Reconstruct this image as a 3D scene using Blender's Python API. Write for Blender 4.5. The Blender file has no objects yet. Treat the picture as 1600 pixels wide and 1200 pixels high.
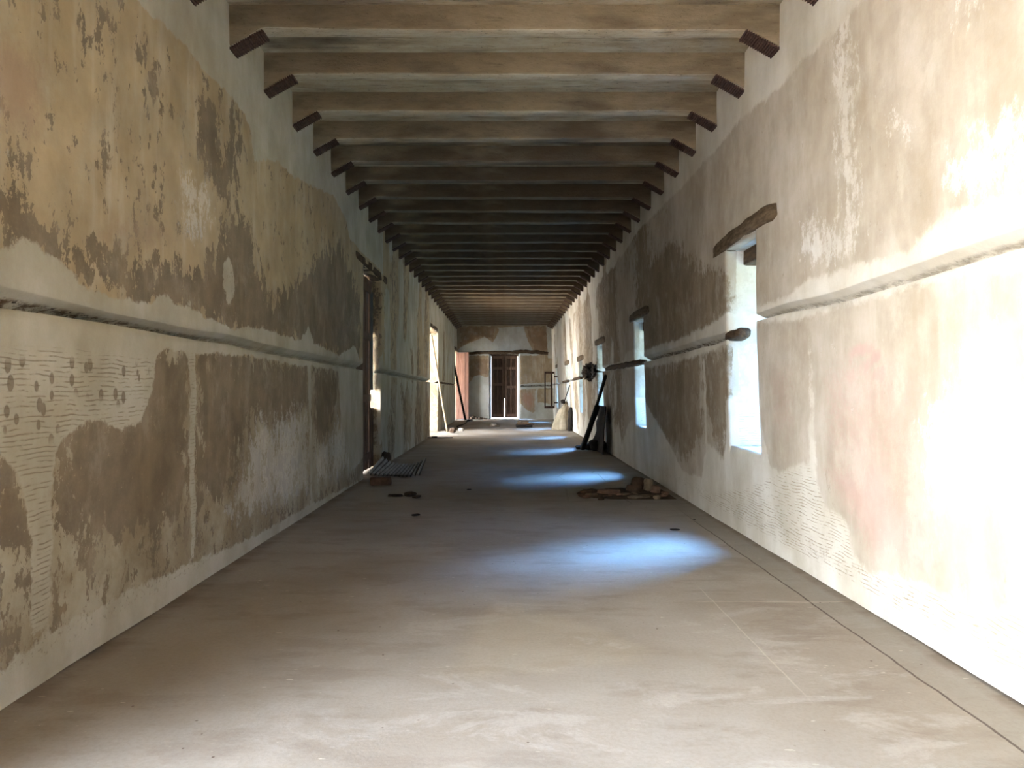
import bpy, bmesh, math, random
import numpy as np
from mathutils import Vector, Matrix, noise as mn
random.seed(7)
rng = np.random.default_rng(7)
SC = bpy.context.scene
COL = SC.collection

# ------------------------------------------------------------------ room facts (metres)
F = 1150.0; CX = 788.0; CY = 608.0; EYE = 1.4
XL = -2.2; XOUT = 3.05; TOP = 4.50; CEIL = 4.48
Y0, Y1 = -3.5, 34.3
def XR(z): return 2.30 - 0.10*np.clip(np.asarray(z, float)/4.0, 0, 1)

# ------------------------------------------------------------------ helpers
def link(name, me, mat=None, parent=None):
    o = bpy.data.objects.new(name, me); COL.objects.link(o)
    if mat is not None:
        for m in (mat if isinstance(mat, (list, tuple)) else [mat]): me.materials.append(m)
    if parent: o.parent = parent
    return o
def tag(o, label=None, cat=None, group=None, kind=None):
    if label: o['label'] = label
    if cat: o['category'] = cat
    if group: o['group'] = group
    if kind: o['kind'] = kind
    elif cat: o['kind'] = 'thing'
    return o
def empty(name, loc=(0,0,0), rz=0):
    o = bpy.data.objects.new(name, None); COL.objects.link(o)
    o.location = loc; o.rotation_euler = (0,0,rz); o.empty_display_size = .1
    return o
def obj_bm(name, bm, mat, parent=None, smooth=False):
    me = bpy.data.meshes.new(name); bm.normal_update(); bm.to_mesh(me); bm.free()
    if smooth: me.shade_smooth()
    return link(name, me, mat, parent)
def add_box(bm, x0, x1, y0, y1, z0, z1, bev=0.0, mi=0):
    r = bmesh.ops.create_cube(bm, size=1)
    vs = r['verts']
    for v in vs:
        v.co = Vector(((x0+x1)/2 + v.co.x*(x1-x0), (y0+y1)/2 + v.co.y*(y1-y0), (z0+z1)/2 + v.co.z*(z1-z0)))
    fs = list({f for v in vs for f in v.link_faces})
    for f in fs: f.material_index = mi
    if bev > 0:
        es = list({e for v in vs for e in v.link_edges})
        bmesh.ops.bevel(bm, geom=es, offset=bev, segments=2, affect='EDGES', profile=.6)
def fb(p, s=1.0, o=4):
    return mn.fractal(Vector(p)*s, 1.0, 2.0, o)
def sweep_beam(name, p0, p1, w, h, mat, parent=None, n=14, rough=.012, taper0=1., taper1=1., bow=0., up=Vector((0,0,1)), seed=0, bev=.18, smooth=True):
    """rough timber: rounded rectangular section swept from p0 to p1"""
    p0 = Vector(p0); p1 = Vector(p1); d = (p1-p0); L = d.length; d.normalize()
    side = d.cross(up).normalized(); u = side.cross(d).normalized()
    sec = []
    b = bev
    for sx, sz in ((1,1),(-1,1),(-1,-1),(1,-1)):
        for k in ((0,1) if sx*sz > 0 else (1,0)):
            sec.append((sx*(.5 - (b if k else 0)), sz*(.5 - (0 if k else b))))
    # extra mid points for irregular outline
    sec2 = []
    for i in range(len(sec)):
        a = sec[i]; c = sec[(i+1) % len(sec)]
        sec2.append(a); sec2.append(((a[0]+c[0])/2, (a[1]+c[1])/2))
    bm = bmesh.new(); rings = []
    for i in range(n+1):
        t = i/n
        tp = 1.0
        if t < .18: tp = taper0 + (1-taper0)*(t/.18)
        if t > .82: tp = min(tp, taper1 + (1-taper1)*((1-t)/.18))
        c = p0 + d*(L*t) + u*(bow*math.sin(math.pi*t))
        ring = []
        for (a, e) in sec2:
            q = c + side*(a*w*tp) + u*(e*h*tp)
            nz = Vector((fb(q*1.0+Vector((seed,0,0)), 4), fb(q+Vector((9,seed,0)), 4), fb(q+Vector((0,5,seed)), 4)))
            ring.append(bm.verts.new(q + nz*rough))
        rings.append(ring)
    m = len(sec2)
    for i in range(n):
        for k in range(m):
            bm.faces.new((rings[i][k], rings[i][(k+1)%m], rings[i+1][(k+1)%m], rings[i+1][k]))
    bm.faces.new(rings[0][::-1]); bm.faces.new(rings[-1])
    bmesh.ops.recalc_face_normals(bm, faces=bm.faces)
    return obj_bm(name, bm, mat, parent, smooth)
def rock_mesh(name, sx, sy, sz, seed, sub=3, rough=.28, flat=True):
    bm = bmesh.new(); bmesh.ops.create_icosphere(bm, subdivisions=sub, radius=1)
    s = Vector((seed*3.1, seed*1.7, seed*.9))
    for v in bm.verts:
        n = v.co.normalized()
        # blocky superellipsoid plus noise so that it breaks into facets
        e = 3.2
        r = (abs(n.x)**e + abs(n.y)**e + abs(n.z)**e)**(-1/e)
        r *= 1 + rough*mn.noise(n*1.3 + s) + rough*.4*mn.noise(n*3.7 + s)
        v.co = Vector((n.x*r*sx/2, n.y*r*sy/2, n.z*r*sz/2))
    zmin = min(v.co.z for v in bm.verts)
    for v in bm.verts:
        v.co.z = max(v.co.z - zmin - (sz*.10 if flat else 0), 0)
    me = bpy.data.meshes.new(name); bm.to_mesh(me); bm.free()
    return me

# ------------------------------------------------------------------ node helper
class NT:
    def __init__(s, name):
        s.m = bpy.data.materials.new(name); s.m.use_nodes = True
        s.t = s.m.node_tree; s.t.nodes.clear()
        s.out = s.t.nodes.new('ShaderNodeOutputMaterial')
        s.b = s.t.nodes.new('ShaderNodeBsdfPrincipled'); s.t.links.new(s.b.outputs[0], s.out.inputs[0])
        s.b.inputs['Roughness'].default_value = .9
        s.b.inputs['Specular IOR Level'].default_value = .2
        s.tc = s.t.nodes.new('ShaderNodeTexCoord')
        s.P = s.tc.outputs['Object']
    def put(s, inp, v):
        if isinstance(v, (int, float)): inp.default_value = v
        elif isinstance(v, tuple): inp.default_value = v if len(v) == len(inp.default_value) else tuple(v)+(1,)
        else: s.t.links.new(v, inp)
    def math(s, op, a, b=0.0, c=None, clamp=False):
        n = s.t.nodes.new('ShaderNodeMath'); n.operation = op; n.use_clamp = clamp
        s.put(n.inputs[0], a); s.put(n.inputs[1], b)
        if c is not None: s.put(n.inputs[2], c)
        return n.outputs[0]
    def map(s, scale=(1,1,1), loc=(0,0,0), src=None):
        n = s.t.nodes.new('ShaderNodeMapping'); s.put(n.inputs['Vector'], src or s.P)
        n.inputs['Scale'].default_value = scale; n.inputs['Location'].default_value = loc
        return n.outputs[0]
    def noise(s, scale, detail=4, rough=.55, vec=None, dist=0.0):
        n = s.t.nodes.new('ShaderNodeTexNoise'); s.put(n.inputs['Vector'], vec or s.P)
        n.inputs['Scale'].default_value = scale; n.inputs['Detail'].default_value = detail
        n.inputs['Roughness'].default_value = rough; n.inputs['Distortion'].default_value = dist
        return n.outputs['Fac']
    def vor(s, scale, vec=None, feat='F1', rnd=1.0):
        n = s.t.nodes.new('ShaderNodeTexVoronoi'); n.feature = feat; s.put(n.inputs['Vector'], vec or s.P)
        n.inputs['Scale'].default_value = scale; n.inputs['Randomness'].default_value = rnd
        return n.outputs['Distance']
    def wave(s, scale, dist, dscale, vec=None, d='Z'):
        n = s.t.nodes.new('ShaderNodeTexWave'); n.bands_direction = d; s.put(n.inputs['Vector'], vec or s.P)
        n.inputs['Scale'].default_value = scale; n.inputs['Distortion'].default_value = dist
        n.inputs['Detail'].default_value = 3; n.inputs['Detail Scale'].default_value = dscale
        return n.outputs['Fac']
    def attr(s, name):
        n = s.t.nodes.new('ShaderNodeAttribute'); n.attribute_name = name; return n.outputs['Fac']
    def mix(s, f, a, b, mode='MIX'):
        n = s.t.nodes.new('ShaderNodeMix'); n.data_type = 'RGBA'; n.blend_type = mode
        s.put(n.inputs[0], f); s.put(n.inputs[6], a); s.put(n.inputs[7], b)
        return n.outputs[2]
    def ss(s, v, lo, hi, a=0., b=1.):
        n = s.t.nodes.new('ShaderNodeMapRange'); n.interpolation_type = 'SMOOTHSTEP'
        s.put(n.inputs[0], v); n.inputs[1].default_value = lo; n.inputs[2].default_value = hi
        n.inputs[3].default_value = a; n.inputs[4].default_value = b
        return n.outputs[0]
    def sep(s, src=None):
        n = s.t.nodes.new('ShaderNodeSeparateXYZ'); s.put(n.inputs[0], src or s.P); return n.outputs
    def bump(s, h, strength=.5, dist=.01):
        n = s.t.nodes.new('ShaderNodeBump'); n.inputs['Strength'].default_value = strength
        n.inputs['Distance'].default_value = dist; s.put(n.inputs['Height'], h)
        s.t.links.new(n.outputs[0], s.b.inputs['Normal'])
    def col(s, c): s.put(s.b.inputs['Base Color'], c)

def srgb(r, g, b):
    f = lambda c: (c/255/12.92) if c/255 <= .04045 else ((c/255+.055)/1.055)**2.4
    return (f(r), f(g), f(b), 1)

# ------------------------------------------------------------------ materials
def wall_mat(name, tanA, tanB, brownA, brownB, cream, cream2, pink, flake=.55, chalk=(.8,.78,.74,1), soft=0.0, chalk_amt=.45, dado=None):
    k = NT(name)
    big = k.noise(.9, 3, .5)
    mid = k.noise(3.2, 5, .6)
    flakevec = k.map((1, 1, .6))
    fl = k.noise(9, 9, .72, flakevec)
    streak = k.noise(5, 5, .65, k.map((1, 1, .13)))
    fine = k.noise(70, 4, .6)
    spk = k.noise(28, 5, .75)
    tan = k.mix(k.ss(mid, .3, .7), tanA, tanB)
    tan = k.mix(k.ss(streak, .48, .75, 0, .2), tan, chalk)
    if dado:
        tan = k.mix(k.math('MULTIPLY', k.ss(k.sep()[2], 1.72, 1.64), .8), tan, k.mix(k.ss(k.noise(2.1, 6, .65), .38, .62), dado, cream2))
    brown = k.mix(k.ss(mid, .35, .68), brownA, brownB)
    brown = k.mix(k.ss(streak, .5, .8, 0, .45), brown, tanB)
    brown = k.mix(k.ss(spk, .62, .7, 0, .55), brown, tanA)
    bsum = k.math('ADD', k.attr('brown'), k.math('MULTIPLY', k.math('SUBTRACT', fl, .5), flake*1.3))
    bsum = k.math('ADD', bsum, k.math('MULTIPLY', k.math('SUBTRACT', big, .5), .25))
    c = k.mix(k.ss(bsum, -.012-soft, .022+soft), tan, brown)
    # old pigment
    pk = k.math('ADD', k.attr('pink'), k.math('MULTIPLY', k.math('SUBTRACT', spk, .5), .22))
    c = k.mix(k.ss(pk, -.03, .10, 0, .75), c, pink)
    # powdery salt bloom
    ch = k.math('ADD', k.attr('chalk'), k.math('MULTIPLY', k.math('SUBTRACT', fl, .5), .9))
    ch = k.math('ADD', ch, k.math('MULTIPLY', k.math('SUBTRACT', spk, .5), .35))
    c = k.mix(k.ss(ch, -.03, .12, 0, chalk_amt), c, chalk)
    # repair plaster
    wn = k.noise(7, 6, .7)
    ws = k.math('ADD', k.attr('white'), k.math('MULTIPLY', k.math('SUBTRACT', wn, .5), .16))
    wm = k.ss(ws, -.004-.01*(soft > 0), .018+.02*(soft > 0))
    cr = k.mix(k.ss(k.noise(2.2, 5, .6), .3, .7), cream, cream2)
    cr = k.mix(k.ss(streak, .5, .8, 0, .18), cr, tanB)
    c = k.mix(wm, c, cr)
    # combed mortar
    z = k.wave(13, 7, .5, k.map((1, .5, 1)))
    line = k.ss(z, .74, .96)
    brk = k.ss(k.noise(16, 3, .6, k.map((1, .5, 1.5))), .42, .56)
    sm = k.ss(k.math('ADD', k.attr('scratch'), k.math('MULTIPLY', k.math('SUBTRACT', wn, .5), .12)), 0, .05)
    ln = k.math('MULTIPLY', k.math('MULTIPLY', line, brk), sm)
    hv = k.vor(13.0, k.map((0, 1, .62)))
    hole = k.math('MULTIPLY', k.ss(k.math('ADD', hv, k.math('MULTIPLY', k.noise(6, 3, .5), .25)), .44, .38), k.ss(k.attr('peck'), 0, .06))
    c = k.mix(k.math('MULTIPLY', ln, .7), c, brownB)
    c = k.mix(k.math('MULTIPLY', hole, .8), c, brownA)
    # rough speckled skirting strip
    rs = k.math('MULTIPLY', k.ss(k.noise(38, 4, .7), .55, .66), k.ss(k.attr('rough'), 0, .05))
    c = k.mix(k.math('MULTIPLY', rs, .55), c, brownA)
    # darker patches at the back of the chase
    dm = k.math('MULTIPLY', k.attr('chase_dark'), k.ss(k.noise(13, 6, .7, k.map((1,1,1.6))), .43, .60))
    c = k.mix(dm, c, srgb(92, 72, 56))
    dm2 = k.math('MULTIPLY', k.attr('chase_dark'), k.ss(k.noise(23, 3, .6), .58, .66))
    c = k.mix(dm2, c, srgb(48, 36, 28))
    c = k.mix(k.ss(fine, .35, .75, 0, .10), c, tanB)
    st = k.noise(1.5, 8, .62, k.map((1, 1, .5), (5, 3, 1)))
    c = k.mix(k.ss(st, .36, .62, .42, 0), c, k.mix(1.0, c, srgb(196, 186, 164), 'MULTIPLY'))
    gr = k.noise(3.4, 8, .7, k.map((1, 1, .75), (9, 3, 1)))
    c = k.mix(k.ss(gr, .5, .68, 0, .30), c, cream2)
    k.col(c)
    h = k.math('MULTIPLY', fine, .25)
    h = k.math('ADD', h, k.math('MULTIPLY', mid, .5))
    h = k.math('ADD', h, k.math('MULTIPLY', fl, .35))
    h = k.math('ADD', h, k.math('MULTIPLY', k.ss(bsum, -.012, .022), -.12))
    h = k.math('ADD', h, k.math('MULTIPLY', wm, .18))
    h = k.math('SUBTRACT', h, k.math('MULTIPLY', ln, .6))
    h = k.math('SUBTRACT', h, k.math('MULTIPLY', hole, .8))
    h = k.math('SUBTRACT', h, k.math('MULTIPLY', rs, .5))
    h = k.math('SUBTRACT', h, k.math('MULTIPLY', dm, 1.2))
    k.bump(h, .55, .012)
    return k.m

M = {}
M['wall_left'] = wall_mat('aged_plaster_left', srgb(182,163,132), srgb(165,148,120), srgb(119,106,90), srgb(138,124,105),
                          srgb(190,184,170), srgb(174,167,149), srgb(160,136,116), 1.0, dado=srgb(142,130,108))
M['wall_right'] = wall_mat('aged_plaster_right', srgb(186,177,164), srgb(172,161,146), srgb(132,118,99), srgb(150,136,116),
                           srgb(212,208,199), srgb(198,193,180), srgb(188,160,151), .9, srgb(218,216,211), .05, .8)
M['wall_far'] = wall_mat('aged_plaster_far', srgb(140,124,102), srgb(152,137,114), srgb(124,105,84), srgb(138,116,94),
                         srgb(176,178,174), srgb(162,163,156), srgb(164,128,112), .4)

def simple(name, base, dark, scale=6, stretch=(1,1,1), rough=.9, bumpd=.006, spec=.2, speck=None):
    k = NT(name); v = k.map(stretch)
    n = k.noise(scale, 7, .65, v); f = k.noise(scale*7, 5, .7, v)
    c = k.mix(k.ss(n, .3, .7), base, dark)
    if speck: c = k.mix(k.ss(f, .6, .68), c, speck)
    else: c = k.mix(k.ss(f, .5, .8, 0, .35), c, dark)
    k.col(c); k.b.inputs['Roughness'].default_value = rough; k.b.inputs['Specular IOR Level'].default_value = spec
    k.bump(k.math('ADD', n, k.math('MULTIPLY', f, .4)), .7, bumpd)
    return k.m
M['wood_dark'] = simple('weathered_timber', srgb(92,74,56), srgb(52,40,31), 5, (6,1,6))
M['wood_lintel'] = simple('lintel_timber', srgb(112,96,76), srgb(70,56,42), 6, (5,1,5))
M['wood_door'] = simple('door_wood', srgb(112,90,76), srgb(72,56,47), 6, (6,6,.6), .75)
M['wood_door_blue'] = simple('grey_blue_board', srgb(92,96,98), srgb(64,66,70), 6, (6,6,.6), .7)
M['wood_frame'] = simple('door_framing', srgb(142,116,98), srgb(104,82,68), 6, (6,6,.6), .75)
M['wood_casement'] = simple('casement_wood', srgb(82,60,50), srgb(52,38,32), 6, (6,6,.6), .75)
M['wood_red'] = simple('reddish_boards', srgb(134,102,88), srgb(100,70,58), 5, (7,7,.5), .8)
M['wood_pale'] = simple('pale_plank', srgb(178,160,134), srgb(140,122,98), 6, (6,6,.8))
M['wood_black'] = simple('charred_timber', srgb(44,38,34), srgb(22,19,17), 7, (5,5,1))
M['lath'] = simple('exposed_lath', srgb(96,74,66), srgb(50,36,33), 20, (1,4,1))
M['brick'] = simple('old_brick', srgb(124,98,82), srgb(92,74,62), 9)
M['stone'] = simple('broken_mortar', srgb(124,110,92), srgb(88,76,62), 8)
M['stone_dark'] = simple('dirty_rubble', srgb(86,70,56), srgb(52,42,34), 8)
M['stone_white'] = simple('lime_stone', srgb(206,200,186), srgb(168,160,144), 8)
M['cloth'] = simple('dusty_cloth', srgb(146,136,118), srgb(112,103,86), 3, (1,1,1), .95, .01)
M['zinc'] = simple('weathered_zinc', srgb(150,152,148), srgb(112,108,100), 5, (1,1,1), .5, .002, .5)
def zinc_valley_shade():
    k = NT('corrugated_zinc'); n = k.noise(6, 6, .6); f = k.noise(30, 4, .6)
    c = k.mix(k.ss(n, .35, .65), srgb(164,164,158), srgb(138,134,124))
    c = k.mix(k.ss(k.math('ADD', k.attr('valley'), k.math('MULTIPLY', k.math('SUBTRACT', f, .5), .5)), .5, .85, 0, .85), c, srgb(62,54,48))  # dark valley stripes painted in, standing for the shade between ridges
    k.col(c); k.b.inputs['Roughness'].default_value = .6; return k.m
M['zinc'] = zinc_valley_shade()
M['iron'] = simple('rusty_iron', srgb(70,52,44), srgb(40,30,26), 20, (1,1,1), .7, .002, .4)

def world(k):
    return k.t.nodes.new('ShaderNodeNewGeometry').outputs['Position']
def beam_mat(name, a, b, cdark, spots=.5):
    k = NT(name)
    n = k.noise(1.1, 5, .6, k.map((.8, 3, 3)))
    m = k.noise(5, 7, .7, k.map((.6, 2, 2)))
    f = k.noise(40, 4, .7, k.map((.8, 1.4, 1.4)))
    soot = k.math('ADD', k.noise(.55, 4, .6, k.map((.55, 1.6, 1.6), (3,1,2))), k.ss(k.sep(world(k))[1], 7, 10.5, 0, .13))  # soot patches; ramp down the hall also paints in the far ceiling's dimness
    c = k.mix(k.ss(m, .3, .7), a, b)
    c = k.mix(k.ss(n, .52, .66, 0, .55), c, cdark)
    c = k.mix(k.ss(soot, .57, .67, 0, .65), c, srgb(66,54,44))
    c = k.mix(k.math('MULTIPLY', k.ss(f, .60, .67, 0, spots), k.ss(m, .40, .60, .25, 1)), c, srgb(52,40,30))
    sc = k.noise(9, 6, .75, k.map((.35, 2.2, 2.2), (2,7,4)))
    c = k.mix(k.ss(sc, .56, .66, 0, .6*spots), c, srgb(60,46,34))
    k.col(c)
    k.bump(k.math('ADD', m, k.math('MULTIPLY', f, .5)), .7, .012)
    return k.m
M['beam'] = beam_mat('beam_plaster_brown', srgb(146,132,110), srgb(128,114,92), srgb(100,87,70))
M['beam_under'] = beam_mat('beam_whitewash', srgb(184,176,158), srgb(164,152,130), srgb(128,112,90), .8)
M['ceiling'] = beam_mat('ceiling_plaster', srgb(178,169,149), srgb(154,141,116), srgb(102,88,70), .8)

# floor
def floor_mat():
    k = NT('worn_earthen_concrete')
    x, y, z = k.sep()
    big = k.noise(.7, 4, .6, dist=.4); mid = k.noise(2.6, 7, .68, k.map((.55, 1.3, 1), (0,0,0))); f = k.noise(55, 5, .7)
    c = k.mix(k.ss(big, .35, .65), srgb(156,148,137), srgb(143,133,120))
    c = k.mix(k.ss(mid, .50, .62, 0, .35), c, srgb(118,106,94))
    dust = k.noise(1.9, 9, .7, k.map((.7, 1.5, 1), (4,2,0)), .6)
    near = k.ss(y, 6.2, 3.6)
    c = k.mix(k.math('MULTIPLY', k.ss(dust, .53, .62, 0, .38), k.math('MULTIPLY', near, k.ss(x, -1.4, -.3))), c, srgb(180,173,164))
    # patches of paler screed
    pt = k.math('ADD', k.attr('patch'), k.math('MULTIPLY', k.math('SUBTRACT', dust, .5), .5))
    c = k.mix(k.ss(pt, -.06, .10, 0, .30), c, srgb(172,160,138))
    # gutter strip along the right wall, behind a sawn joint
    wob = k.math('MULTIPLY', k.math('SUBTRACT', k.noise(1.7, 5, .6), .5), .05)
    d = k.math('ADD', k.math('SUBTRACT', x, 2.02), wob)
    c = k.mix(k.ss(d, -.004, .006, 0, .45), c, srgb(140,134,124))
    j = k.ss(k.math('ABSOLUTE', d), .0085, .004)
    fade = k.ss(y, 9.0, 7.0)
    c = k.mix(k.math('MULTIPLY', j, k.math('MULTIPLY', fade, .85)), c, srgb(72,56,46))
    d2 = k.math('ADD', k.math('SUBTRACT', y, 4.86), k.math('MULTIPLY', wob, 1.5))
    j2 = k.math('MULTIPLY', k.ss(k.math('ABSOLUTE', d2), .012, .004), k.ss(x, 1.1, 1.5))
    c = k.mix(k.math('MULTIPLY', j2, .45), c, srgb(196,184,166))
    d3 = k.math('ADD', k.math('SUBTRACT', k.math('ADD', x, k.math('MULTIPLY', y, .0)), 1.38), k.math('MULTIPLY', wob, .8))
    j3 = k.math('MULTIPLY', k.ss(k.math('ABSOLUTE', d3), .006, .002), k.math('MULTIPLY', k.ss(y, 5.4, 5.0), k.ss(y, 3.2, 3.6)))
    c = k.mix(k.math('MULTIPLY', j3, .35), c, srgb(200,188,170))
    # straw flecks and grit
    st = k.ss(k.noise(24, 2, .5, k.map((.5, 2.2, 1))), .735, .755)
    c = k.mix(k.math('MULTIPLY', st, .6), c, srgb(214,204,184))
    gr = k.ss(k.vor(9), .07, .045)
    c = k.mix(k.math('MULTIPLY', gr, k.ss(k.noise(1.3), .5, .6)), c, srgb(88,72,58))
    c = k.mix(k.ss(f, .35, .75, 0, .22), c, srgb(108,92,76))
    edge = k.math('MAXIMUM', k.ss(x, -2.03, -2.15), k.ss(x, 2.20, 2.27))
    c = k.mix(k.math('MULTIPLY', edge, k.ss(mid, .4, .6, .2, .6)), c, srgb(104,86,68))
    # hairline cracks round the broken slab
    cv = k.vor(1.15, k.map((1,1,1), (0,0,0), None), 'DISTANCE_TO_EDGE')
    cz = k.math('MULTIPLY', k.ss(x, .7, 1.0), k.math('MULTIPLY', k.ss(y, 8.6, 9.3), k.ss(y, 13.2, 12.4)))
    ck = k.math('MULTIPLY', k.ss(cv, .016, .005), cz)
    c = k.mix(k.math('MULTIPLY', ck, .45), c, srgb(56,44,36))
    k.col(c)
    k.b.inputs['Roughness'].default_value = .72
    k.b.inputs['Specular IOR Level'].default_value = .3
    h = k.math('ADD', k.math('MULTIPLY', mid, .6), k.math('MULTIPLY', f, .16))
    h = k.math('ADD', h, k.math('MULTIPLY', dust, .5))
    h = k.math('SUBTRACT', h, k.math('MULTIPLY', k.math('MULTIPLY', j, fade), .8))
    k.bump(h, .45, .012)
    return k.m
M['floor'] = floor_mat()
M['ground_left'] = simple('courtyard_ground', srgb(214,202,184), srgb(196,182,160), 2)
M['ground_right'] = simple('yard_ground', srgb(104,106,78), srgb(80,84,58), 2)

# ------------------------------------------------------------------ patch fields
def sdf(poly, A, B):
    """signed distance (positive inside) of points (A,B) to a closed polygon"""
    P = np.array(poly, float); Q = np.roll(P, -1, 0)
    D = np.full(A.shape, 1e9); inside = np.zeros(A.shape, bool)
    for (x0, y0), (x1, y1) in zip(P, Q):
        dx, dy = x1-x0, y1-y0; L2 = dx*dx+dy*dy+1e-12
        t = np.clip(((A-x0)*dx + (B-y0)*dy)/L2, 0, 1)
        D = np.minimum(D, np.hypot(A-(x0+t*dx), B-(y0+t*dy)))
        c = ((y0 > B) != (y1 > B))
        with np.errstate(divide='ignore', invalid='ignore'):
            xi = (x1-x0)*(B-y0)/(y1-y0+1e-12) + x0
        inside ^= (c & (A < xi))
    return np.where(inside, D, -D)
def onL(pts):   # photo point -> (Y, z) on the left wall plane
    return [(F*-XL/(CX-x), EYE + (CY-y)*-XL/(CX-x)) for x, y in pts]
def onR(pts):
    return [(F*2.24/(x-CX), EYE + (CY-y)*2.24/(x-CX)) for x, y in pts]
def onF(pts):
    return [((x-CX)*Y1/F, EYE + (CY-y)*Y1/F) for x, y in pts]
def union(polys, A, B, default=-.3):
    r = np.full(A.shape, -9.0)
    for p in polys: r = np.maximum(r, sdf(p, A, B))
    return np.clip(r, default, .3)

def vnoise(A, B, s, seed):
    out = np.zeros(A.shape)
    r = np.random.default_rng(seed)
    for _ in range(7):
        a, b, ph = r.normal(0, s), r.normal(0, s), r.uniform(0, 6.28)
        out += np.sin(A*a + B*b + ph)
    return out/7**.5

# ------------------------------------------------------------------ long walls
DOORS = [(-.95, 1.95, 0, 3.33), (11.5, 13.2, 0, 3.34), (21.8, 24.5, 0, 3.27), (32.95, 33.95, 0, 3.15)]
WINS  = [(1.35, 2.2, .83, 2.79), (6.55, 7.42, .83, 2.79), (11.9, 12.8, .77, 2.56), (16.9, 17.85, .71, 2.44),
         (21.3, 22.25, .71, 2.23), (25.8, 27.0, .84, 2.26), (31.1, 32.0, .60, 2.30)]
def interp(Y, tab): 
    ys = [t[0] for t in tab]
    return np.interp(Y, ys, [t[1] for t in tab]), np.interp(Y, ys, [t[2] for t in tab])
GL = [(-4,1.86,1.76),(3.2,1.858,1.757),(4.16,1.83,1.765),(5.2,1.832,1.752),(8.2,1.813,1.712),(11.1,1.81,1.70),(17,1.73,1.64),(25,1.67,1.59),(32,1.63,1.56),(35,1.62,1.55)]
GR = [(-4,2.11,2.01),(3.2,2.11,2.017),(4.85,2.075,1.98),(6.5,2.075,2.005),(7.0,2.03,1.95),(7.5,1.985,1.895),(8,1.975,1.87),(11.2,1.95,1.845),(12.8,1.90,1.81),(16.7,1.92,1.81),(18,1.87,1.80),(22,1.78,1.69),(26,1.72,1.65),(34,1.65,1.58)]
PROF = [(0,0),(.06,.006),(.14,.02),(.35,.05),(.52,.075),(.60,.10),(.72,.12),(.86,.125),(.95,.115),(.99,.05),(1.0,.008)]

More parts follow.
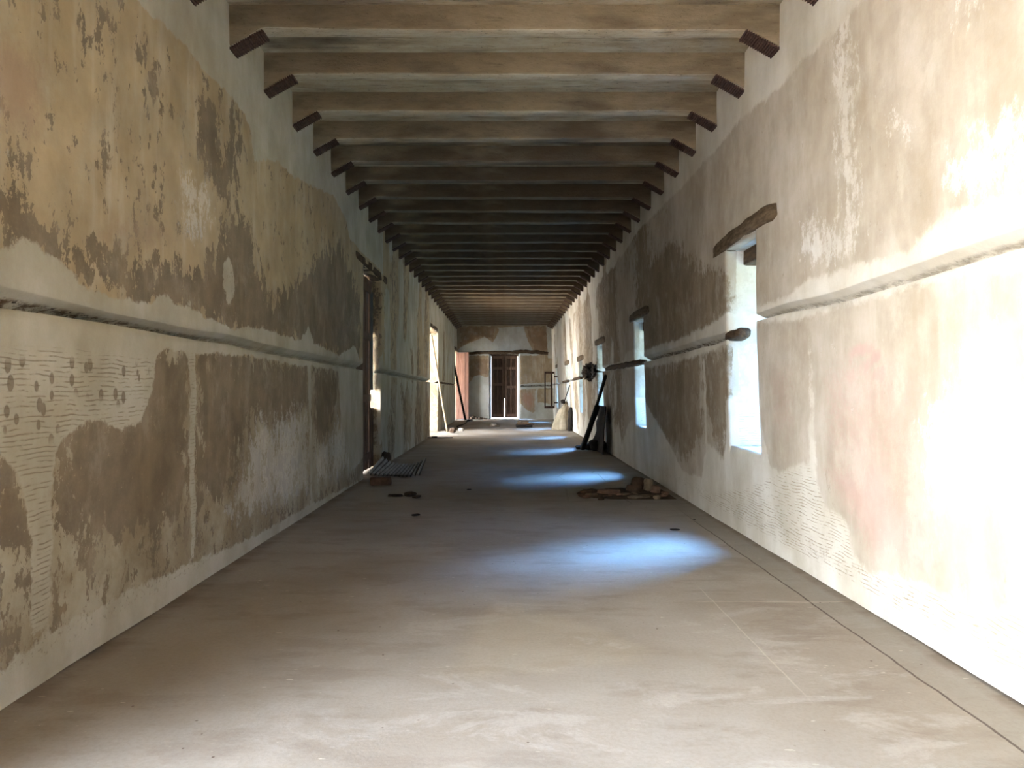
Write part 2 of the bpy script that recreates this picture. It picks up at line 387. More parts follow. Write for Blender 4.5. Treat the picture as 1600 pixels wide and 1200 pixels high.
def long_wall(name, sgn, ops, G, mat, fields, n_lo=36, n_hi=54):
    ys = list(np.arange(Y0, Y1, .05)) + [Y1+.02]
    extra = []
    for (a, b, _, _) in ops: extra += [a-.03, a-.008, a, b, b+.008, b+.03]
    ys = [y for y in ys if all(abs(y-e) > .02 for e in extra)] + extra
    ys = np.array(sorted(ys)); nc = len(ys)
    zt, zb = interp(ys, G)
    rows = []; depth = []; chase_dark = []
    for i in range(n_lo+1): rows.append(('lo', i/n_lo)); depth.append(0); chase_dark.append(0)
    for t, d in PROF[::-1]:
        rows.append(('g', t)); depth.append(d); chase_dark.append(1.0 if .5 < t < .995 else 0.0)
    for i in range(1, n_hi+1): rows.append(('hi', i/n_hi)); depth.append(0); chase_dark.append(0)
    nr = len(rows)
    Z = np.zeros((nc, nr))
    for r, (kd, t) in enumerate(rows):
        if kd == 'lo': Z[:, r] = (zb-.004)*t
        elif kd == 'g': Z[:, r] = zt + (zb-zt)*t
        else: Z[:, r] = zt+.01 + (TOP-zt-.01)*t
    spans = []
    for (a, b, z0, z1) in ops:
        c0 = int(np.argmin(abs(ys-a))); c1 = int(np.argmin(abs(ys-b)))
        cand = [r for r in range(nr) if rows[r][0] != 'g']
        r0 = min(cand, key=lambda r: abs(Z[c0, r]-z0)); r1 = min(cand, key=lambda r: abs(Z[c0, r]-z1))
        Z[c0:c1+1, r0] = z0; Z[c0:c1+1, r1] = z1
        spans.append((c0, c1, r0, r1))
    Yg = np.repeat(ys[:, None], nr, 1)
    D = np.repeat(np.array(depth)[None, :], nc, 0)
    isg = np.array([1.0 if k == 'g' else 0. for k, _ in rows])[None, :]
    # hand-trowelled undulation and ragged chase
    D = D + .007*vnoise(Yg, Z, 1.6, 3+sgn) + .0025*vnoise(Yg, Z, 7, 5+sgn)
    D = D + isg*(np.array(depth)[None, :] > .09)*.018*vnoise(Yg, Z*3, 19, 11)
    Z = Z + isg*.006*vnoise(Yg, Yg*0, 3.1, 8)*(Z > .3)
    for (c0, c1, r0, r1) in spans:
        for c in (c0, c1): D[c, r0:r1+1] += .028
        for c in (c0-1, c1+1): D[c, r0:r1+1] += .006
        D[c0:c1+1, r1] += .01
        if r0 > 0: D[c0:c1+1, r0] += .012
    X = np.where(sgn > 0, XR(Z) + D, XL - D)
    V = [np.stack([X, Yg, Z], -1).reshape(-1, 3)]
    idx = np.arange(nc*nr).reshape(nc, nr)
    hole = np.zeros((nc-1, nr-1), bool)
    for (c0, c1, r0, r1) in spans: hole[c0:c1, r0:r1] = True
    faces = []
    for c in range(nc-1):
        for r in range(nr-1):
            if hole[c, r]: continue
            f = (idx[c, r], idx[c+1, r], idx[c+1, r+1], idx[c, r+1])
            faces.append(f if sgn < 0 else f[::-1])
    att = fields(Yg, Z)
    att['chase_dark'] = np.repeat(np.array(chase_dark)[None, :], nc, 0)*att.get('chase_dark_mul', 1.0)
    att.pop('chase_dark_mul', None)
    A = {k: [np.broadcast_to(v, Yg.shape).reshape(-1)] for k, v in att.items()}
    base = nc*nr
    KS = 9
    for (c0, c1, r0, r1) in spans:
        paths = [[(c0, r) for r in range(r0, r1+1)], [(c1, r) for r in range(r1, r0-1, -1)], [(c, r1) for c in range(c0, c1+1)]]
        if r0 > 0: paths.append([(c, r0) for c in range(c1, c0-1, -1)])
        for pi, path in enumerate(paths):
            n = len(path); ring = np.zeros((n, KS+1), int)
            for i, (c, r) in enumerate(path):
                ring[i, 0] = idx[c, r]
                for s in range(1, KS+1):
                    t = s/KS
                    x = X[c, r]*(1-t) + sgn*XOUT*t
                    dd = .006*mn.noise(Vector((x*2.3, Yg[c, r]*2.3, Z[c, r]*2.3)))*(1 if 0 < s < KS else 0)
                    V.append(np.array([[x, Yg[c, r]+(dd if pi < 2 else 0), Z[c, r]+(dd if pi >= 2 else 0)]]))
                    ring[i, s] = base; base += 1
                    z = Z[c, r]
                    for k in A:
                        v = {'white': (.2 if z < 1.22 else (.0 if z < 2.0 else .03)) if sgn > 0 else -.25, 'brown': -.3 if sgn > 0 else .02, 'scratch': (.06 if z < 1.22 and sgn > 0 else -.3), 'pink': -.3, 'chalk': (.3 if z < 1.22 else -.3) if sgn > 0 else -.3,
                             'peck': -.3, 'rough': -.3, 'chase_dark': 0}[k]
                        A[k].append(np.array([v], float))
            for i in range(n-1):
                for s in range(KS):
                    f = (ring[i, s], ring[i+1, s], ring[i+1, s+1], ring[i, s+1])
                    faces.append(tuple(int(q) for q in f))
    # outer face with the same openings
    oy = sorted({Y0, Y1+.02} | {o[0] for o in ops} | {o[1] for o in ops}); oz = sorted({0., TOP} | {o[2] for o in ops} | {o[3] for o in ops})
    for i in range(len(oy)-1):
        for j in range(len(oz)-1):
            my, mz = (oy[i]+oy[i+1])/2, (oz[j]+oz[j+1])/2
            if any(a < my < b and p < mz < q for a, b, p, q in ops): continue
            q = [(oy[i], oz[j]), (oy[i+1], oz[j]), (oy[i+1], oz[j+1]), (oy[i], oz[j+1])]
            f = []
            for yy, zz in q:
                V.append(np.array([[sgn*XOUT, yy, zz]])); f.append(base); base += 1
                for k in A: A[k].append(np.array([.2 if k == 'white' else -.3 if k != 'chase_dark' else 0.]))
            faces.append(tuple(f))
    V = np.concatenate(V)
    me = bpy.data.meshes.new(name)
    me.from_pydata(V.tolist(), [], [tuple(int(q) for q in f) for f in faces])
    for k in A:
        a = me.attributes.new(k, 'FLOAT', 'POINT'); a.data.foreach_set('value', np.concatenate(A[k]).astype(np.float32))
    bm = bmesh.new(); bm.from_mesh(me); bmesh.ops.recalc_face_normals(bm, faces=bm.faces); bm.to_mesh(me); bm.free()
    me.shade_smooth()
    o = link(name, me, mat)
    return o

BIG = 60
def fields_left(Y, Z):
    top = [(-5,4.6),(-5,3.75)] + [(3.0,3.78)] + onL([(210,0),(285,67),(319,109),(360,150),(390,195),(398,255),(431,251),(457,277),(487,292),(521,307),(540,345),(545,372)]) \
        + [(11.2,3.50),(13.0,3.5),(13.35,3.42),(13.45,3.9),(16,3.95),(18.5,3.7),(20,3.9),(23.6,3.4),(24.4,2.6),(25.2,2.5),(26,3.3),(28,3.8),(30,3.3),(32,3.0),(35,3.2),(35,4.6)]
    above = onL([(0,386),(37,371),(90,405),(127,443),(180,464),(225,471),(255,458),(289,481),(294,452),(300,481),(322,497),(367,512),(412,512),(469,531),(482,509),(491,535),(532,554),(553,539),(562,561)])
    mid = [(-5, 2.15)] + above + [(11.5,1.9),(13.2,2.0),(13.8,2.6),(14.6,2.2),(15.4,1.85),(17,2.1),(18.4,1.85),(21,1.9),(25,2.4),(27,1.8),(32,1.9),(35,1.8)] \
        + [(35,1.2),(30,1.3),(26,1.1),(24.6,1.2),(21.8,1.4),(19,1.5),(16,1.3),(14.2,1.45),(13.2,.4),(11.5,.35)] \
        + onL([(562,725),(549,735),(533,660),(529,582),(515,577),(490,575),(487,572),(482,572),(478,574),(430,566),(380,557),(330,554),(306,556),(302,560),(293,560),(287,552),(262,545),(245,552),(243,575),(234,625),(217,660),(187,675),(157,657),(124,668),(97,683),(86,719),(81,775),(81,850),(78,985),(45,1005),(46,900),(43,831),(37,775),(22,737),(0,715)]) + [(-5, .9)]
    s1 = onL([(293,550),(305,550),(307,620),(303,700),(306,800),(304,870),(297,870),(296,800),(294,700),(296,620)])
    s2 = onL([(481,565),(487,565),(487,650),(487.5,790),(484,790),(483,650)])
    base = [(-5,-.1),(-5,.26)] + onL([(0,1042),(82,982),(210,919),(300,877),(390,840),(487,786),(562,751)]) + [(13.2,.11),(20,.12),(35,.1),(35,-.1)]
    ov = onL([(350,410),(358,402),(366,420),(367,450),(362,474),(354,474),(349,450)])
    lite = onL([(0,145),(9,165),(12,230),(8,262),(0,265)])
    A = {}
    A['white'] = union([top, mid, s1, s2, base, ov, lite], Y, Z)
    # groove flanks are fresh plaster
    zt, zb = interp(Y[:, 0], GL)
    nz = np.clip(.02 + .10*vnoise(Y, Z*.25, 2.6, 77) + .06*vnoise(Y, Z*.6, 6, 78) + .10*np.clip((Y-22)/4, 0, 1), -.3, .3)
    A['white'] = np.where((Y > 13.3), nz, A['white'])
    g = np.minimum(Z-(zb[:, None]-.03), (zt[:, None]+.03)-Z)
    A['white'] = np.maximum(A['white'], np.clip(g, -.3, .3))
    br = [onL([(0,290),(30,300),(45,345),(60,330),(75,350),(110,345),(120,380),(165,375),(175,400),(190,385),(215,410),(235,400),(290,420),(330,395),(375,330),(395,350),(400,420),(420,470),(470,440),(500,400),(530,380),(545,420),(562,470),(562,570),(300,500),(0,400)]),
          onL([(150,0),(165,0),(172,45),(158,60),(150,30)]),
          onL([(228,100),(246,105),(248,160),(236,170),(230,130)]),
          onL([(310,150),(330,135),(345,200),(345,290),(362,170),(372,180),(372,290),(340,300),(308,240)]),
          onL([(148,215),(166,225),(168,252),(150,252)])]
    lo = [onL([(0,700),(30,730),(46,850),(45,960),(0,880)]),
          onL([(80,690),(160,640),(250,540),(300,545),(298,700),(298,800),(262,817),(180,844),(82,847)]),
          onL([(303,548),(480,570),(484,640),(455,660),(425,700),(400,640),(370,690),(350,780),(312,790),(303,700)]),
          onL([(490,572),(530,580),(532,620),(518,640),(510,690),(492,690)])]
    A['brown'] = np.maximum(union(br+lo, Y, Z, -.12), -.12)
    lowz = (Z < 1.7)
    A['brown'] = np.where(lowz & (A['brown'] < 0), np.maximum(A['brown'], -.05), A['brown'])
    far = np.clip((Y-13)/3, 0, 1)
    A['brown'] = A['brown']*(1-far) + far*(-.03 + .10*vnoise(Y*1.0, Z*.15, 2.4, 21))
    scr = onL([(-60,540),(95,540),(240,556),(244,580),(234,625),(217,660),(187,675),(157,657),(124,668),(97,683),(86,719),(81,775),(81,850),(78,985),(45,1005),(46,900),(43,831),(37,775),(22,737),(-60,700)])
    A['scratch'] = union([scr, s1], Y, Z)
    A['peck'] = union([onL([(-60,555),(95,550),(236,565),(232,620),(200,645),(110,620),(95,680),(60,720),(20,700),(-60,640)])], Y, Z)
    gb = np.minimum(.23*np.clip(1.45-Y*.06,.6,1.2) - Z, Z-.10)
    A['rough'] = np.clip(np.maximum(gb, union([ov, lite], Y, Z)), -.3, .3)
    A['pink'] = union([onL([(150,340),(230,330),(290,380),(230,400),(150,390)]), [(1,2.4),(3.5,2.5),(3.6,3.0),(1,3.1)]], Y, Z)*.6-.02
    A['chalk'] = np.clip(union([onL([(400,640),(484,620),(487,700),(484,780),(390,830),(310,830),(360,760)]), onL([(270,240),(330,260),(345,350),(300,400),(270,330)]), onL([(488,700),(560,600),(562,740),(490,775)])], Y, Z)*.8 - .10, -.3, .1)
    A['chase_dark_mul'] = np.clip(1.15 - np.abs(Y-3.6)*.35, .28, 1.0) + np.where(Y > 24.5, .7, 0)
    return A

def fields_right(Y, Z):
    top = [(-5,4.6),(-5,3.8),(3.2,3.8)] + onR([(1300,67),(1262,97),(1225,139),(1161,191),(1120,240),(1000,364)]) + [(14,3.85),(17,3.75),(20,3.6),(22,2.6),(23.2,2.7),(24,3.6),(28,3.5),(29.5,2.7),(34.5,2.6),(35,4.6)]
    above = onR([(1660,290),(1600,300),(1562,311),(1469,334),(1424,379),(1397,397),(1319,416),(1262,435),(1225,465),(1187,476)])
    below = onR([(1600,424),(1469,439),(1375,465),(1300,484),(1244,504),(1187,506)])
    mid = [(-5,2.4)] + above + [(7.4,2.2),(7.9,2.12),(9.6,2.06),(11.9,2.04),(12.8,2.1),(16.9,2.0),(22,1.9),(26,1.85),(35,1.75),(35,1.5),(30,1.55),(22,1.6),(17,1.72),(12.8,1.75),(11.9,1.72),(9,1.76),(7.9,1.80)] + below[::-1] + [(-5,1.85)]
    base = [(-5,-.1),(-5,.55)] + onR([(1700,1010),(1585,937),(1525,956),(1469,937),(1412,904),(1349,892),(1322,870),(1311,814),(1281,791),(1268,750),(1266,600),(1264,520),(1261,520),(1260,600),(1256,720),(1248,722),(1228,728),(1212,738),(1196,725),(1183,650),(1181,640)]) \
        + onR([(1135,640),(1128,700),(1125,718),(1112,700),(1098,690),(1090,745),(1060,735),(1040,690),(1012,640),(1004,625)]) + [(12.8,.9),(14,.75),(16.9,.9),(18,.8),(21,.95),(25,.8),(28,.9),(32,1.2),(35,1.2),(35,-.1)]
    strip = onR([(1096,560),(1100,560),(1100,700),(1096,700)])
    str2 = onR([(1590,430),(1640,430),(1640,960),(1591,950)])
    jl = []
    for (a, b, z0, z1) in WINS: jl.append([(a-.12, z0-.3), (b+.12, z0-.3), (b+.10, z0+.5), (a-.07, z0+.5)])
    A = {}
    A['white'] = union([top, mid, base, strip, str2]+jl, Y, Z)
    zt, zb = interp(Y[:, 0], GR)
    nz = np.clip(-.04 + .08*vnoise(Y, Z*.25, 2.2, 87) + .05*vnoise(Y, Z*.6, 6, 88) + .12*np.clip((Y-23)/4, 0, 1) + .12*np.clip((.8-Z)/.5, 0, 1) + .12*np.clip((Z-3.75)/.2, 0, 1), -.3, .3)
    bl = np.clip((Y-13.2)/1.2, 0, 1)
    A['white'] = A['white']*(1-bl) + nz*bl
    g = np.minimum(Z-(zb[:, None]-.03), (zt[:, None]+.03)-Z)
    A['white'] = np.maximum(A['white'], np.clip(g, -.3, .3))
    br = [onR([(1094,540),(1136,548),(1136,640),(1126,716),(1112,690),(1100,640)]),
          onR([(1010,585),(1060,562),(1092,552),(1092,690),(1070,720),(1035,690),(1012,636)]),
          onR([(1110,420),(1138,430),(1138,490),(1108,515),(1060,530),(1008,548),(1006,500),(1040,440)]),
          [(8.2,2.0),(11.5,1.95),(11.5,3.3),(9.8,3.4),(8.4,2.8)]]
    A['brown'] = np.maximum(union(br, Y, Z, -.2), -.2)
    far = np.clip((Y-8.5)/4, 0, 1)
    A['brown'] = np.maximum(A['brown'], (1-far)*-.2 + far*(.04 + .14*vnoise(Y*1.0, Z*.2, 2.2, 31)))
    A['scratch'] = union([[(-5,.1),(-5,.6)]+onR([(1700,1010),(1585,937),(1525,956),(1469,937),(1412,904),(1349,892),(1322,870),(1311,814),(1281,791),(1268,750),(1256,722),(1212,738),(1160,760),(1100,770)])+[(9,.1)], str2], Y, Z)
    A['peck'] = np.full(Y.shape, -.3)
    A['rough'] = np.clip(np.minimum(.30-Z, Z-.12), -.3, .3)*.6
    pan = onR([(1270,560),(1320,520),(1590,560),(1588,935),(1525,950),(1469,930),(1412,898),(1355,886),(1328,865),(1316,810),(1286,786),(1272,740)])
    pan2 = onR([(1186,540),(1255,530),(1254,715),(1215,722),(1190,700)])
    arc1 = onR([(1318,553),(1335,545),(1358,544),(1372,552),(1366,560),(1350,555),(1336,556),(1322,562)])
    arc2 = onR([(1318,590),(1330,577),(1352,572),(1374,580),(1386,594),(1380,597),(1366,586),(1350,581),(1332,585),(1322,593)])
    low = onR([(1272,730),(1360,700),(1400,760),(1480,780),(1590,780),(1588,935),(1470,925),(1350,880)])
    p = np.maximum(union([pan], Y, Z)*.25-.04, (union([arc1, arc2], Y, Z)+.012)*8)
    p = np.maximum(p, union([low], Y, Z)*.5-.0)
    A['pink'] = np.clip(np.maximum(p, union([pan2], Y, Z)*.25-.06), -.3, .3)
    ch = [onR([(1440,640),(1500,560),(1560,500),(1590,600),(1588,780),(1500,790),(1440,760),(1420,700)]),
          onR([(1470,250),(1560,180),(1620,130),(1620,270),(1540,310),(1475,325)]), onR([(1255,340),(1320,340),(1335,400),(1270,425),(1250,400)]), onR([(1385,150),(1410,190),(1425,220),(1390,210)]), onR([(1500,0),(1560,0),(1540,25),(1500,30)]), onR([(1305,0),(1345,0),(1345,400),(1318,400)])]
    A['chalk'] = np.clip(union(ch, Y, Z)*.9-.03, -.15, .3)
    A['chase_dark_mul'] = np.where(Y < 7, .4, .85)
    return A

wl = long_wall('wall_left', -1, DOORS, GL, M['wall_left'], fields_left)
tag(wl, 'long left wall of stained tan and cream plaster with a horizontal chase', None, None, 'structure')
wr = long_wall('wall_right', 1, WINS, GR, M['wall_right'], fields_right)
tag(wr, 'long right wall of pale plaster pierced by narrow windows', None, None, 'structure')

# ------------------------------------------------------------------ end walls
def end_wall(name, Y, sgn, op, mat, fields, groove=None):
    xs = set(np.round(np.arange(-3.05, 3.06, .05), 4)); zs = set(np.round(np.arange(0, 4.501, .05), 4))
    if op:
        xs = {x for x in xs if min(abs(x-op[0]), abs(x-op[1])) > .02} | {op[0], op[1]}
        zs = {z for z in zs if abs(z-op[3]) > .02} | {op[3]}
    if groove:
        zs = {z for z in zs if not (groove[2]-.03 < z < groove[3]+.03)} | {groove[2]-.005, groove[2]+.005, groove[2]+.04, (groove[2]+groove[3])/2, groove[3]-.02, groove[3]}
    xs = np.array(sorted(xs)); zs = np.array(sorted(zs))
    X, Z = np.meshgrid(xs, zs, indexing='ij')
    D = .008*vnoise(X, Z, 2, 17) + .003*vnoise(X, Z, 9, 19)
    chase_dark = np.zeros(X.shape)
    if groove:
        w = .012*vnoise(X, X*0, 4, 4)
        Z = Z + np.where((Z > groove[2]-.2) & (Z < groove[3]+.2), w, 0)
        gz = np.clip(np.minimum(Z-w-groove[2], groove[3]-(Z-w))/.03, 0, 1)*((X > groove[0]) & (X < groove[1]))
        D = D + gz*.09; chase_dark = (gz > .2)*1.0
    Yg = Y + sgn*D
    nx, nz = X.shape; idx = np.arange(nx*nz).reshape(nx, nz)
    V = np.stack([X, Yg, Z], -1).reshape(-1, 3).tolist(); faces = []
    for i in range(nx-1):
        for j in range(nz-1):
            if op and op[0] < (xs[i]+xs[i+1])/2 < op[1] and (zs[j]+zs[j+1])/2 < op[3]: continue
            faces.append((idx[i,j], idx[i+1,j], idx[i+1,j+1], idx[i,j+1]))
    A = fields(X, Z); A['chase_dark'] = chase_dark
    A = {k: list(np.broadcast_to(v, X.shape).reshape(-1)) for k, v in A.items()}
    if op:
        c0 = int(np.argmin(abs(xs-op[0]))); c1 = int(np.argmin(abs(xs-op[1]))); r1 = int(np.argmin(abs(zs-op[3])))
        for path, inx in (([(c0, r) for r in range(r1+1)], .11), ([(c1, r) for r in range(r1+1)], -.11), ([(c, r1) for c in range(c0, c1+1)], 0)):
            prev = None
            for (c, r) in path:
                cur = [idx[c, r]]
                for s in (1, 2, 3, 4, 5):
                    V.append([X[c, r] + inx*s/4*(1 if s < 5 else .8), Y+sgn*.14*s, Z[c, r]]); cur.append(len(V)-1)
                    for k in A: A[k].append(.2 if k == 'white' else (-.3 if k != 'chase_dark' else 0))
                if prev:
                    for s in range(5): faces.append((prev[s], cur[s], cur[s+1], prev[s+1]))
                prev = cur
    me = bpy.data.meshes.new(name); me.from_pydata(V, [], [tuple(int(q) for q in f) for f in faces])
    for k in A:
        a = me.attributes.new(k, 'FLOAT', 'POINT'); a.data.foreach_set('value', np.array(A[k], np.float32))
    me.shade_smooth()
    return link(name, me, mat)
def fields_far(X, Z):
    P = lambda l: onF(l)
    white = [P([(716,545),(730,537),(748,530),(758,526),(770,535),(776,524),(780,515),(775,512),(818,510),(824,530),(833,548),(842,552),(842,556),(716,556)]),
             P([(732,600),(740,588),(750,585),(760,590),(764,588),(764,662),(732,662)]),
             P([(812,600),(824,599),(860,597),(866,597),(866,606),(812,609)]), P([(812,628),(822,640),(834,645),(842,628),(866,632),(866,662),(812,662)]),
             P([(836,609),(840,609),(840,640),(835,640)]), P([(853,505),(870,505),(870,560),(856,560)])]
    A = {'white': union(white, X, Z), 'brown': union([P([(718,510),(775,510),(770,530),(750,525),(720,540)]), P([(820,510),(856,510),(856,548),(836,548)]), P([(732,560),(763,560),(763,585),(735,590)])], X, Z, -.1),
         'pink': union([P([(815,612),(834,612),(836,632),(826,643),(815,626)])], X, Z)*.5, 'scratch': -.3+0*X, 'peck': -.3+0*X, 'rough': -.3+0*X, 'chalk': -.3+0*X}
    return A
FD = (-.73, .745, 0, 3.04)
wf = end_wall('wall_far', Y1, 1, FD, M['wall_far'], fields_far, (.745, 2.3, 1.50, 1.60))
tag(wf, 'far end wall with a dark wooden double door', None, None, 'structure')
def fields_near(X, Z): return {'white': np.clip(1.0-Z, -.1, .1), **{k: -.3+0*X for k in ('brown','pink','scratch','peck','rough','chalk')}}
wn = end_wall('wall_near', Y0, -1, None, M['wall_left'], fields_near)
tag(wn, 'plain plastered end wall behind the viewpoint', None, None, 'structure')

# ------------------------------------------------------------------ floor, ceiling, grounds
def make_floor():
    xs = np.linspace(-3.05, 3.05, 82); ys = np.concatenate([np.arange(Y0, 14, .075), np.arange(14, Y1+.8, .2)])
    X, Y = np.meshgrid(xs, ys, indexing='ij')
    Z = .004*vnoise(X, Y, 1.3, 41) + .0015*vnoise(X, Y, 8, 43) - .004
    # sunken broken slab on the right, spalled threshold strip
    Z = Z - .012*np.clip(1-np.hypot((X-1.7)/.75, (Y-9.9)/.7), 0, 1)
    nx, ny = X.shape; idx = np.arange(nx*ny).reshape(nx, ny)
    faces = [(int(idx[i,j]), int(idx[i+1,j]), int(idx[i+1,j+1]), int(idx[i,j+1])) for i in range(nx-1) for j in range(ny-1)]
    me = bpy.data.meshes.new('floor'); me.from_pydata(np.stack([X, Y, Z], -1).reshape(-1, 3).tolist(), [], faces)
    fl = lambda pts: [((x-CX)*EYE/(y-CY), F*EYE/(y-CY)) for x, y in pts]
    P = [fl([(690,1050),(760,960),(860,955),(900,965),(990,1000),(1040,1020),(1000,1040),(880,1050),(740,1060)]), fl([(760,950),(850,945),(800,970)]), fl([(870,920),(910,918),(900,930)])]
    a = me.attributes.new('patch', 'FLOAT', 'POINT'); a.data.foreach_set('value', union(P, X, Y).reshape(-1).astype(np.float32))
    me.shade_smooth(); return link('floor', me, M['floor'])
tag(make_floor(), 'dusty worn concrete floor of the hall', None, None, 'structure')
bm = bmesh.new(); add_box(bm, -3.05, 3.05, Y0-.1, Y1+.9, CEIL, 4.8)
ce = obj_bm('ceiling', bm, M['ceiling']); tag(ce, 'soot-stained plaster ceiling between the beams, painted dimmer down the hall', None, None, 'structure')
for nm, x0, x1, m, lb in (('ground', -30, -3.05, 'ground_left', 'sunlit pale courtyard ground outside the left doors'), ('ground', 3.05, 30, 'ground_right', 'pale ground outside the right windows')):
    bm = bmesh.new(); add_box(bm, x0, x1, -20, 50, -.3, -.06); tag(obj_bm(nm, bm, M[m]), lb, None, None, 'structure')
bm = bmesh.new(); add_box(bm, -3.05, 3.05, Y1+.8, 60, -.3, -.06); tag(obj_bm('ground', bm, M['ground_left']), 'pale ground beyond the far double door', None, None, 'structure')

bm = bmesh.new(); add_box(bm, -6.2, -3.06, 7.5, 50, 3.75, 3.95)  # canopy on posts, added out of view to cut daylight farther in
for i in range(8): add_box(bm, -6.15, -5.85, 8+5.2*i, 8.3+5.2*i, -.06, 3.75)
tag(obj_bm('shade_canopy', bm, M['wall_left']), 'added unseen canopy that shades the ground outside the farther left doors', None, None, 'structure')

# ------------------------------------------------------------------ ceiling beams
ORD = ['first','second','third','fourth','fifth','sixth','seventh','eighth','ninth','tenth','eleventh','twelfth','thirteenth','fourteenth','fifteenth','sixteenth','seventeenth']
NB = 34
def beam_mesh(seed):
    bm = bmesh.new()
    zb, W = 4.285, .17
    xs = [-2.24,-2.2,-2.12,-2.04,-1.96,-1.90] + list(np.linspace(-1.75, 1.75, 24)) + [1.90,1.96,2.04,2.12,2.2,2.24]
    sec_n = 7
    rings = []
    for x in xs:
        ax = abs(x); hb = zb - .14*max(0, min(1, (ax-1.95)/.25))
        # section: front top, front bottom rounded, underside, back bottom, back top
        pts = [(0, 4.50), (0, (4.5+hb)/2), (0, hb+.022), (.008, hb+.006), (.024, hb), (W/2, hb-.002), (W-.024, hb), (W-.008, hb+.006), (W, hb+.022), (W, 4.5)]
        ring = []
        for k, (yy, zz) in enumerate(pts):
            w = 1 if k not in (0, 9) else 0
            q = Vector((x*1.1+seed*13.7, yy*5+seed, zz*5))
            ring.append(bm.verts.new((x, yy + w*(.010*mn.noise(q*1.3)+.006*mn.noise(q*5)), zz + w*(.010*mn.noise(q+Vector((3,3,3)))+.006*mn.noise(q*5.5)))))
        rings.append(ring)
    for i in range(len(xs)-1):
        for k in range(9):
            f = bm.faces.new((rings[i][k], rings[i][k+1], rings[i+1][k+1], rings[i+1][k]))
            f.material_index = 1 if 3 <= k <= 5 else 0
            f.smooth = True
    bm.faces.new(rings[0]); bm.faces.new(rings[-1][::-1])
    bmesh.ops.recalc_face_normals(bm, faces=bm.faces)
    me = bpy.data.meshes.new('beam_body'); bm.to_mesh(me); bm.free()
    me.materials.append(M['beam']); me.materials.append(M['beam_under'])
    return me
def lath_mesh(side):
    """ribbed slanting underside of the beam's end"""
    bm = bmesh.new(); n = 15; W = .165
    g = []
    for i in range(n*4+1):
        t = i/(n*4)
        x = 1.935 + .27*t; z = 4.285 - .14*max(0, min(1, (x-1.95)/.25)) - .024
        rib = .006*math.sin(t*n*2*math.pi)
        dx, dz = -.14, -.25; L = math.hypot(dx, dz)
        row = []
        for j in range(7):
            y = .002 + W*j/6
            e = .004*mn.noise(Vector((i*.7, j*1.3, side*5)))
            row.append(bm.verts.new((side*(x + dx/L*rib), y + (e if j in (0, 6) else 0), z + dz/L*rib + e)))
        g.append(row)
    up = []
    for i in (0, n*4):
        pass
    for i in range(n*4):
        for j in range(6): bm.faces.new((g[i][j], g[i][j+1], g[i+1][j+1], g[i+1][j]))
    geo = bmesh.ops.extrude_face_region(bm, geom=list(bm.faces))
    for v in [e for e in geo['geom'] if isinstance(e, bmesh.types.BMVert)]: v.co.z += .02
    bmesh.ops.recalc_face_normals(bm, faces=bm.faces)
    me = bpy.data.meshes.new('end_lath'); bm.to_mesh(me); bm.free(); me.materials.append(M['lath']); return me
bmesh_v = [beam_mesh(s) for s in range(6)]; laths = [lath_mesh(-1), lath_mesh(1)]
for i in range(-1, NB):
    y = 5.05 + .855*i + rng.uniform(-.025, .025)
    e = empty('ceiling_beam', (0, y, 0))
    if i == -1: lb = 'plastered ceiling beam nearest the viewpoint, above the frame edge'
    elif i <= 14: lb = f'lime-plastered ceiling beam, {ORD[i]} crossing the hall counted from the top of the photo'
    elif NB-1-i <= 16: lb = f'dark ceiling beam, {ORD[NB-1-i]} crossing the hall counted from the far end wall'
    else: lb = 'dark ceiling beam midway down the hall, between the near and far runs of beams'
    tag(e, lb, 'beam', 'plastered beams across the ceiling')
    b = bpy.data.objects.new('beam_body', bmesh_v[(i*5+6) % 6]); COL.objects.link(b); b.parent = e
    b.rotation_euler = (0, rng.uniform(-.0025, .0025), 0)
    for m in laths:
        l = bpy.data.objects.new('end_lath', m); COL.objects.link(l); l.parent = e; l['label'] = 'ribbed dark lath exposed under the beam end'

# ------------------------------------------------------------------ lintels
def lintel_right(i, y0, y1, z0, z1, bow, label, inner=True):
    a, b, s, t = WINS[i]
    r = empty('window_lintel', (2.22, (a+b)/2, t))
    tag(r, label, 'lintel', 'timber lintels over the right-hand windows')
    L = Vector(r.location)
    x = 2.315
    o = sweep_beam('face_timber', Vector((x, y0, z0))-L, Vector((x, y1, z1))-L, .21, .15, M['wood_lintel'], r, 22, .014, .45, .7, bow, seed=i, bev=.1)
    if inner:
        sweep_beam('inner_timber', Vector((2.72, a-.12, t-.06))-L, Vector((2.72, b+.12, t-.06))-L, .62, .17, M['wood_dark'], r, 8, .01, seed=i+9, bev=.04)
    return r
lintel_right(0, .7, 2.8, 2.85, 2.85, 0, 'timber lintel over the right window beside the viewpoint')
lintel_right(1, 5.72, 7.98, 2.865, 2.84, .035, 'rough grey-brown timber lintel over the nearest right-hand window')
lintel_right(2, 11.3, 13.3, 2.64, 2.64, .01, 'dark timber lintel over the second right-hand window')
lintel_right(3, 16.1, 18.3, 2.51, 2.53, 0, 'dark timber lintel over the third right-hand window, above the rubble clump')
lintel_right(4, 20.6, 22.8, 2.31, 2.31, 0, 'faint timber lintel over the fourth right-hand window')
lintel_right(5, 25.3, 27.4, 2.34, 2.34, 0, 'small dark timber lintel over the fifth right-hand window')
lintel_right(6, 30.8, 32.3, 2.38, 2.38, 0, 'timber lintel over the last right-hand window by the open casement')
